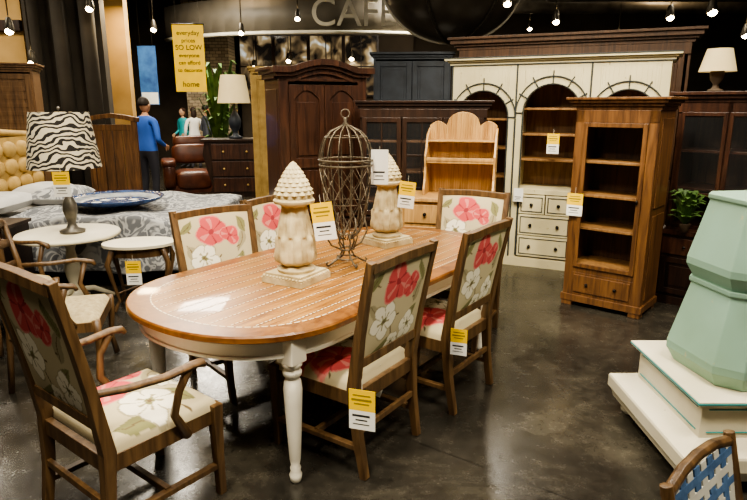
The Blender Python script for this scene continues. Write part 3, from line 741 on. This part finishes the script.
# ---------------------------------------------------------------- mid background
b=B(); 
poly=[(-.5,.1),(-.42,.3),(-.5,.6),(-.56,.85),(-.52,1.08),(.52,1.08),(.56,.85),(.5,.6),(.42,.3),(.5,.1)]
b.prism(poly,0,.5,M_dark); b.bx(-.58,.58,-.04,.54,1.08,1.12,M_dark)
for (z0_,z1_) in ((.2,.45),(.48,.74),(.77,1.04)): b.bx(-.4,.4,-.02,0,z0_,z1_,M_walnut); [b.ell((x,-.03,(z0_+z1_)/2),(.02,.02,.02),M_gold,8,6) for x in (-.2,.2)]
for sx in (-1,1):
    for y in (.05,.45): b.sweep([(sx*.46,y,.12),(sx*.5,y,.05),(sx*.46,y,0)],[.04,.03,.02],None,8,M_walnut)
place(b,'bombe_chest',(-2.42,10.6,0),.1)
lamp=lamp_hutch('table_lamp',(-2.45,10.85,1.121),(.15,.11,.32,.57),M_shade,1.9,M_navy)
def plant(nm,loc,n,h,r,pot=True,s=1,lw=1):
    b=B()
    if pot: b.lathe([(.1*s,0),(.14*s,.22*s),(.15*s,.25*s),(.13*s,.25*s)],M_pot,n=18)
    for i in range(n):
        a=random.random()*2*pi; hh=h*(.3+.7*random.random()); rr=r*(.3+.7*random.random()); base=.2*s if pot else 0
        pts=[]; 
        for k in range(5):
            t=k/4; pts.append(Vector((rr*t*cos(a),rr*t*sin(a),base+hh*sin(t*1.9)/1.0)))
        b.sweep([p for p in pts],[.004,(.02*s+.01)*lw,(.035*s+.01)*lw,(.025*s+.005)*lw,.002],[.002]*5,4,M_leaf,ref=(-sin(a),cos(a),0))
    return place(b,nm,loc,0,0)
plant('potted_palm',(-3.5,13.9,0),90,2.5,.6,lw=1.3)
plant('potted_fern',(2.6,4.92,.662),70,.3,.17,True,.3,1.5)
def recliner():
    b=B(); m=M_leather
    def cush(cx,cy,cz,sx,sy,sz,rot=None):
        R=rot if rot else Matrix.Identity(3); n,mm=14,10; vs=[];fs=[]
        for i in range(mm+1):
            ph=-pi/2+pi*i/mm
            for k in range(n):
                th=2*pi*k/n; f=lambda q:math.copysign(abs(q)**.45,q)
                v=Vector((f(cos(ph))*f(cos(th))*sx,f(cos(ph))*f(sin(th))*sy,f(sin(ph))*sz)); vs.append(Vector((cx,cy,cz))+R@v)
        for i in range(mm):
            for k in range(n): l=(k+1)%n; fs.append((i*n+k,i*n+l,(i+1)*n+l,(i+1)*n+k))
        b.add(vs,fs,m,True)
    cush(0,0,.3,.36,.4,.14); cush(0,-.3,.24,.34,.1,.17)
    cush(0,.34,.72,.38,.14,.2,Matrix.Rotation(-.15,3,'X')); cush(0,.42,.95,.34,.13,.13,Matrix.Rotation(-.15,3,'X'))
    for s_ in (-1,1): cush(s_*.46,0,.34,.12,.45,.28); cush(s_*.46,-.02,.58,.14,.42,.08)
    b.bx(-.5,.5,-.35,.35,.0,.15,m); return b
o=place(recliner(),'leather_recliner',(-3.66,12.2,0),.35,0)

# ---------------------------------------------------------------- people
def person(nm,loc,rz,H,shirt,pants,skin,hair,longhair=False,armbend=True):
    s=H/1.78; e=bpy.data.objects.new(nm,None); scn.collection.objects.link(e); e.location=loc; e.rotation_euler=(0,0,rz); e.scale=(s,s,s)
    ms=simple(nm+'_skin',skin,.6); mh=simple(nm+'_hair',hair,.6)
    V=[((0,0,.98),.15,.11),((0,.0,1.14),.14,.1),((0,-.01,1.3),.165,.11),((0,-.01,1.43),.12,.085),((0,0,1.5),.055,.055),((0,.01,1.56),.052,.052)]
    E=[(0,1),(1,2),(2,3),(3,4),(4,5)]
    for sx in (-1,1):
        k=len(V)
        V+=[((sx*.1,0,.9),.095,.095),((sx*.105,.015,.5),.062,.065),((sx*.11,-.02,.28),.055,.06),((sx*.11,-.02,.09),.04,.045),((sx*.125,.13,.04),.042,.032)]
        E+=[(0,k),(k,k+1),(k+1,k+2),(k+2,k+3),(k+3,k+4)]
        k=len(V); el=(sx*.27,-.06,1.12); wr=(sx*.22,.16,1.02) if armbend else (sx*.26,.03,.88)
        V+=[((sx*.175,-.01,1.41),.062,.062),((sx*.23,-.03,1.28),.052,.052),(el,.043,.043),(wr,.03,.03)]
        E+=[(3,k),(k,k+1),(k+1,k+2),(k+2,k+3)]
    me=bpy.data.meshes.new('body'); me.from_pydata([v[0] for v in V],E,[])
    import bmesh
    bm=bmesh.new(); bm.from_mesh(me); sl=bm.verts.layers.skin.verify()
    for i,v in enumerate(bm.verts): v[sl].radius=(V[i][1],V[i][2]); v[sl].use_root=(i==0)
    bm.to_mesh(me); bm.free()
    m,nt,p=newmat(nm+'_clothes'); tc=nt.nodes.new('ShaderNodeTexCoord'); sp=nt.nodes.new('ShaderNodeSeparateXYZ'); nt.links.new(tc.outputs['Object'],sp.inputs[0])
    lt=nt.nodes.new('ShaderNodeMath'); lt.operation='LESS_THAN'; lt.inputs[1].default_value=.95; nt.links.new(sp.outputs[2],lt.inputs[0])
    ab=nt.nodes.new('ShaderNodeMath'); ab.operation='ABSOLUTE'; nt.links.new(sp.outputs[0],ab.inputs[0])
    l2=nt.nodes.new('ShaderNodeMath'); l2.operation='LESS_THAN'; l2.inputs[1].default_value=.215; nt.links.new(ab.outputs[0],l2.inputs[0])
    mu=nt.nodes.new('ShaderNodeMath'); mu.operation='MULTIPLY'; nt.links.new(lt.outputs[0],mu.inputs[0]); nt.links.new(l2.outputs[0],mu.inputs[1])
    gt=nt.nodes.new('ShaderNodeMath'); gt.operation='GREATER_THAN'; gt.inputs[1].default_value=1.495; nt.links.new(sp.outputs[2],gt.inputs[0])
    sh=nt.nodes.new('ShaderNodeMath'); sh.operation='LESS_THAN'; sh.inputs[1].default_value=.085; nt.links.new(sp.outputs[2],sh.inputs[0])
    def mixn(f,a,c):
        x=nt.nodes.new('ShaderNodeMix'); x.data_type='RGBA'; nt.links.new(f,x.inputs[0])
        if isinstance(a,tuple): x.inputs[6].default_value=a
        else: nt.links.new(a,x.inputs[6])
        x.inputs[7].default_value=c; return x.outputs[2]
    o=mixn(mu.outputs[0],C(shirt),C(pants)); o=mixn(gt.outputs[0],o,C(skin)); o=mixn(sh.outputs[0],o,C('#1a1512'))
    nt.links.new(o,p.inputs['Base Color']); p.inputs['Roughness'].default_value=.8
    me.materials.append(m); ob=bpy.data.objects.new('body',me); scn.collection.objects.link(ob); ob.parent=e
    md=ob.modifiers.new('skin','SKIN'); md.use_smooth_shade=True; sb=ob.modifiers.new('sub','SUBSURF'); sb.levels=2; sb.render_levels=2
    b=B(); b.ell((0,.015,1.66),(.075,.095,.115),ms,20,14); b.ell((0,.03,1.6),(.055,.07,.06),ms,16,10)
    b.ell((0,-.01,1.69),(.083,.1,.1),mh,20,12,-.35,1)
    if longhair: b.ell((0,-.045,1.6),(.085,.07,.15),mh,16,10)
    b.ell((0,.112,1.645),(.012,.018,.02),ms,8,6)
    for sx in (-1,1): b.ell((sx*.077,.01,1.65),(.01,.018,.028),ms,8,6); b.ell((sx*.03,.1,1.668),(.012,.007,.007),M_card,8,6); b.ell((sx*.03,.106,1.668),(.005,.004,.005),M_ink,6,4)
    b.ell((0,.1,1.605),(.022,.008,.006),simple(nm+'_lip','#a0564a',.6),8,5)
    place(b,'head',parent=e,bevel=0)
    b=B()
    for sx in (-1,1):
        w=Vector((sx*.22,.16,1.02)) if armbend else Vector((sx*.26,.03,.88)); d=(w-Vector((sx*.27,-.06,1.12))).normalized()
        side=Vector((sx,0,0)); side=(side-d*side.dot(d)).normalized(); up=d.cross(side)
        b.sweep([w-d*.02,w+d*.03,w+d*.09],[.02,.016,.015],[.026,.038,.038],8,ms,ref=side)
        for k in range(4):
            q=w+d*.085+up*(-.03+.02*k); L=(.06,.075,.07,.055)[k]
            b.sweep([q,q+d*L*.5,q+d*L*.85-side*.015*1],[.009,.008,.006],None,6,ms,ref=side)
        q=w+d*.03+up*.035; b.sweep([q,q+up*.02+d*.03,q+up*.025+d*.055-side*.01],[.011,.009,.007],None,6,ms,ref=side)
    place(b,'hands',parent=e,bevel=0)
    return e
person('man',(-3.70,9.95,0),math.radians(-20),1.82,'#2c5ab0','#24242c','#b98a6a','#241a12')
person('woman',(-5.15,16.6,0),2.6,1.62,'#2aa6b0','#2c2c34','#c39a7a','#3a2416',True)
person('woman',(-4.75,16.2,0),.6,1.64,'#e6e4dd','#44444c','#c39a7a','#2a1a12',True,False)
person('man',(-4.35,16.0,0),-.9,1.7,'#3b3f4a','#22222a','#a97c5c','#17110c')

# ---------------------------------------------------------------- signage
b=B(); b.bx(-.27,.27,-.006,.006,-1.15,0,M_yel); b.sweep([(-.29,0,.0),(.29,0,0)],.012,None,8,M_iron,ref=(0,0,1)); 
for x in (-.2,.2): b.sweep([(x,0,0),(x,0,1.9)],.002,None,4,M_iron)
bn=place(b,'hanging_yellow_banner',(-3.28,11.2,3.08),.06,0)
def text(par,s,size,loc,mat,ext=.004,rot=(pi/2,0,0),nm='lettering'):
    cu=bpy.data.curves.new(nm,'FONT'); cu.body=s; cu.size=size; cu.extrude=ext; cu.align_x='CENTER'; cu.materials.append(mat)
    o=bpy.data.objects.new(nm,cu); scn.collection.objects.link(o); o.location=loc; o.rotation_euler=rot
    if par: o.parent=par
    return o
for i,(s,z) in enumerate((('everyday',.11),('prices',.1),('SO LOW',.12),('everyone',.095),('can afford',.095),('to decorate',.09))): text(bn,s,z,(0,-.012,-.18-.125*i),M_iron,.002)
text(bn,'home',.13,(0,-.012,-1.06),M_ink,.002)
b=B(); M_bl=simple('blue_print','#4a7cb8',.5,'#2a467a',3); b.bx(-.22,.22,-.01,.01,-1.4,0,M_bl); b.bx(-.2,.2,-.015,.0,-1.38,-1.1,M_card)
for x in (-.15,.15): b.sweep([(x,0,0),(x,0,2.2)],.004,None,4,M_iron)
place(b,'hanging_blue_banner',(-5.55,15.4,3.1),.0,0)

# ---------------------------------------------------------------- room shell
M_wall=simple('wall_taupe','#50463a',.9,'#3e362c',1.5,bmp=.02); M_wallL=simple('wall_dark','#3d372e',.9,'#2b2620',1.5,bmp=.02)
M_gwall=simple('wall_gold','#b08f58',.85,'#9c7c48',2,bmp=.02); M_ceil=simple('ceiling_black','#2a221a',.9,'#1b1612',2)
b=B(); b.bx(-14,14,-4,22,-.1,0,M_floor); place(b,'floor',bevel=0)
b=B(); b.bx(-14,14,-4,22,5.2,5.3,M_ceil); place(b,'ceiling',bevel=0)
b=B(); b.bx(-14,14,20,20.2,0,5.2,M_wall); place(b,'wall_back',bevel=0)
b=B(); b.bx(-14.2,-14,-4,22,0,5.2,M_wall); place(b,'wall_left',bevel=0)
b=B(); b.bx(14,14.2,-4,22,0,5.2,M_wall); place(b,'wall_right',bevel=0)
b=B(); b.bx(-14,14,-4.2,-4,0,5.2,M_wall); place(b,'wall_front',bevel=0)
b=B(); b.bx(-14,-4.97,11.6,11.8,0,5.2,M_wallL); b.bx(-14,-6.35,11.5,11.6,0,5.2,M_gwall); b.bx(-14,-6.35,11.4,11.5,3.0,3.18,M_dark)
for i in range(3): b.lathe([(.13,0),(.13,5.1)],M_wallL,(-6.15+.5*i,11.45,0),16)
place(b,'wall_partition',bevel=0)
b=B(); b.bx(-5.5,-4.93,12.6,12.8,0,5.2,M_gwall); place(b,'wall_gold_panel',bevel=0)
M_brick,nt,p=newmat('painted_brick'); bk=nt.nodes.new('ShaderNodeTexBrick'); tc=nt.nodes.new('ShaderNodeTexCoord'); mp=nt.nodes.new('ShaderNodeMapping'); mp.inputs['Rotation'].default_value=(pi/2,0,0)
nt.links.new(tc.outputs['Object'],mp.inputs[0]); nt.links.new(mp.outputs[0],bk.inputs[0]); bk.inputs['Scale'].default_value=3; bk.inputs['Color1'].default_value=C('#b0a086'); bk.inputs['Color2'].default_value=C('#857762'); bk.inputs['Mortar'].default_value=C('#4a4237')
nt.links.new(bk.outputs[0],p.inputs['Base Color']); p.inputs['Roughness'].default_value=.9
b=B(); b.bx(-5.3,-4.05,17.6,18.4,0,5.2,M_brick); place(b,'stone_pillar',bevel=0)
M_win,nt,p=newmat('cafe_window_glow'); vo=tex_noise(nt,2.2,2,dist=.5); r=ramp(nt,vo.outputs['Fac'],[(.4,C('#1a1714')),(.5,C('#5a4c38')),(.6,C('#a08c68')),(.7,C('#dde8ea'))])
nt.links.new(r.outputs[0],p.inputs['Base Color']); nt.links.new(r.outputs[0],p.inputs['Emission Color']); p.inputs['Emission Strength'].default_value=.6; p.inputs['Roughness'].default_value=.15
for i in range(4):
    b=B(); x0=-4.0+i*1.05; b.bx(x0,x0+.95,18.9,18.95,2.0,3.7,M_win)
    for (a0,a1,c0,c1) in ((x0-.05,x0,1.95,3.75),(x0+.95,x0+1.0,1.95,3.75),(x0,x0+.95,1.95,2.0),(x0,x0+.95,3.7,3.75),(x0,x0+.95,2.8,2.84),(x0+.46,x0+.49,2.0,3.7)): b.bx(a0,a1,18.85,18.95,c0,c1,M_dark)
    place(b,'window_%d'%(i+1),bevel=0)
b=B(); b.bx(-4.05,1.2,18.95,19.1,0,5.2,M_wall); place(b,'wall_cafe',bevel=0)
M_fas=simple('fascia_grey','#5c564b',.6,'#464138',1); M_let=simple('letter_cream','#c4bfae',.5); M_bronze=simple('bronze_dome','#423c33',.3,'#2c2721',2,metal=.3)
b=B(); cx,cy,R=-1.2,19.0,5.2
pts=[(cx+R*sin(t),cy-R*cos(t)*.8) for t in [-.95+1.9*i/24 for i in range(25)]]
z0,z1=3.35,4.15
for (p0,p1) in zip(pts,pts[1:]): b.add([(p0[0],p0[1],z0),(p1[0],p1[1],z0),(p1[0],p1[1],z1),(p0[0],p0[1],z1),(p0[0],p0[1]+.15,z0),(p1[0],p1[1]+.15,z0),(p1[0],p1[1]+.15,z1),(p0[0],p0[1]+.15,z1)],[(0,1,2,3),(7,6,5,4),(0,4,5,1),(3,2,6,7)],M_fas,True)
b.sweep([(x,y-.02,z0) for x,y in pts],.05,None,6,M_let,ref=(0,0,1)); 
for x in (-3,0.6): b.sweep([(x,15.4,4.1),(x,15.4,5.2)],.03,None,6,M_iron)
fa=place(b,'cafe_sign_fascia',bevel=0)
text(fa,'CAFE',.85,(-.45,14.62,3.47),M_let,.05)
b=B(); b.ell((0,0,0),(1.35,1.35,1.15),M_bronze,40,16,-1,0); b.lathe([(1.35,-.05),(1.4,0),(1.4,.1),(1.3,.12)],M_let,n=40,caps=False)
for k in range(6): a=2*pi*k/6+.05; b.sweep([(1.36*cos(t)*cos(a),1.36*cos(t)*sin(a),-1.16*sin(t)) for t in [pi/2*i/10 for i in range(11)]],.03,None,6,M_let if k in (0,3) else M_iron)
b.sweep([(0,0,-.2),(0,0,1.15)],.04,None,8,M_iron); place(b,'dome_pendant',(1.5,12.3,4.02),0,0)
for i,y in enumerate((9.5,13.5,17)):
    b=B(); b.bx(-13.5,13.5,y-.1,y+.1,4.95,5.2,M_ceil)
    b.sweep([(-13.5,y,4.45),(13.5,y,4.45)],.035,None,6,M_iron,ref=(0,0,1)); b.sweep([(-13.5,y,4.93),(13.5,y,4.93)],.035,None,6,M_iron,ref=(0,0,1))
    for k in range(36): x=-13.5+.75*k; b.sweep([(x,y,4.45 if k%2 else 4.93),(x+.75,y,4.93 if k%2 else 4.45)],.016,None,4,M_iron,ref=(0,1,0))
    place(b,'trim_truss_%d'%(i+1),bevel=0)
M_duct=simple('duct_metal','#6b6457',.4,'#48423a',4,metal=.4)
for (y,z,x0,x1) in ((12.5,3.9,3.4,11),(15.5,4.1,3,12)):
    b=B(); b.sweep([(x0+(x1-x0)*i/8,y,z) for i in range(9)],.25,None,20,M_duct,ref=(0,0,1))
    for i in range(9): x=x0+(x1-x0)*i/8; b.sweep([(x,y,z+.2),(x,y,5.2)],.012,None,4,M_iron)
    place(b,'ceiling_duct',bevel=0)
M_bulb=emis('lamp_glow','#ffe2ae',35)
def spot(x,y,z,r=.07,nm='track_spotlight'):
    b=B(); b.lathe([(r,-.1),(r*1.1,-.08),(r*.7,.08),(r*.4,.12)],M_iron,n=16,caps=False); b.lathe([(.002,-.085),(r*.9,-.085)],M_bulb,n=16,caps=False); b.ell((0,-r*.3,-.09),(r*.9,r*.9,r*.8),M_bulb,10,6)
    b.sweep([(0,0,.1),(0,0,5.2-z)],.012,None,6,M_iron); place(b,nm,(x,y,z),0,0)
for (px,py,Y) in ((502,5,10.2),(550,22,11.5),(660,18,11),(612,40,15),(160,30,14),(245,33,14),(38,60,10.5),(700,12,9),(590,12,16),(100,10,11),(300,20,14),(20,30,10),(735,35,12),(640,8,18),(575,44,18),(525,30,17)):
    spot((px-373.5)*Y/617,Y,1.7+(105-py)*Y/617)
for (px,py,Y) in ((256,66,17.8),(290,60,17.9),(332,72,17.8),(352,58,18.2)): spot((px-373.5)*Y/617,Y,1.7+(105-py)*Y/617,.08,'cafe_pendant')

# ---------------------------------------------------------------- tags
tag(-.05,2.38,.50,-.3); tag(.46,3.03,.53,-.35,.09,.15); tag(.02,2.72,.42,-.3,.1,.12,True,.3)
x,y=W(2.36,2.06); tag(x,y,1.2,-.2,.12,.2,False,-.15,.04)
x,y=W(3.38,2.17); tag(x,y,1.2,-.2,.11,.18,False,.1,.04)
x,y=W(2.84,2.02); tag(x,y,1.45,-.1,.1,.2,True,0,.02)
tag(-2.50,4.80,1.18,.1,.13,.2); tag(-1.95,4.70,.47,.1,.12,.2)
tag(1.69,4.99,.98,-.6,.13,.19); tag(1.80,6.10,1.42,-.5,.12,.2); tag(1.52,6.26,.85,-.5,.1,.14,True)
tag(2.95,4.62,1.05,-.7,.1,.16,True)

# ---------------------------------------------------------------- lights & world
def area(x,y,z,s,e,c=(1,.90,.73),up=False):
    l=bpy.data.lights.new('ceiling_and_uplight','AREA'); l.energy=e; l.size=s; l.color=c; o=bpy.data.objects.new('ceiling_and_uplight',l); scn.collection.objects.link(o); o.location=(x,y,z)
    if up: o.rotation_euler=(pi,0,0)
def spotl(x,y,z,tx,ty,tz,e,ang=50,c=(1,.9,.72)):
    l=bpy.data.lights.new('spot_lamp','SPOT'); l.energy=e; l.spot_size=math.radians(ang); l.spot_blend=.6; l.shadow_soft_size=.12; l.color=c
    o=bpy.data.objects.new('spot_lamp',l); scn.collection.objects.link(o); o.location=(x,y,z); o.rotation_euler=Vector((tx-x,ty-y,tz-z)).to_track_quat('-Z','Y').to_euler()
K=1.15
for (x,y,e) in ((-1.5,1.0,105),(1.6,.8,95),(-2.8,4.6,100),(.4,3.8,100),(3.6,3.2,85),(-3,8.5,120),(1.5,8.8,60),(-4,13.5,230),(1,15,190),(6,11,110),(-7.5,9.5,110)): area(x,y,4.4,1.0,e*K)
spotl(-.8,1.5,4.6,-.1,3.3,.7,430); spotl(1.5,2.4,4.6,1.4,6.2,1.3,520,45); spotl(.6,3.0,4.6,2.0,4.9,.9,240,40); spotl(-2.4,3.0,4.6,-2.4,5.8,.6,220); spotl(-.6,3.2,4.6,-.5,6.3,1.3,320,36); spotl(.2,.3,4.6,-1.0,2.3,.6,380,45); spotl(2.2,.8,4.6,1.9,2.7,.7,170,45); spotl(.3,2.2,4.6,.7,5.2,1.1,220,30); spotl(1.8,4.6,4.6,2.3,7.2,2.2,200,60)
for (x,y) in ((-6,9.8),(-3,14.5),(1.5,15.8),(5,10),(7,14.5)): area(x,y,3.9 if y>11 else 4.1,.6,70,(1,.76,.48),True)  # uplights added to brighten the ceiling and upper background, no fixtures there
area(-4.7,12.0,3.6,.4,50,(1,.75,.4))
w=bpy.data.worlds.new('World'); scn.world=w; w.use_nodes=True; bg=w.node_tree.nodes['Background']; bg.inputs[0].default_value=(.9,.85,.75,1); bg.inputs[1].default_value=.3
# ---------------------------------------------------------------- camera
cam=bpy.data.cameras.new('Camera'); co=bpy.data.objects.new('Camera',cam); scn.collection.objects.link(co)
co.location=(0,0,1.7); co.rotation_euler=(math.radians(90-13.6),0,0); cam.sensor_width=36; cam.lens=600/747*36
scn.camera=co
scn.view_settings.view_transform='AgX'
try: scn.view_settings.look='AgX - Medium High Contrast'
except Exception: pass
scn.view_settings.exposure=.5
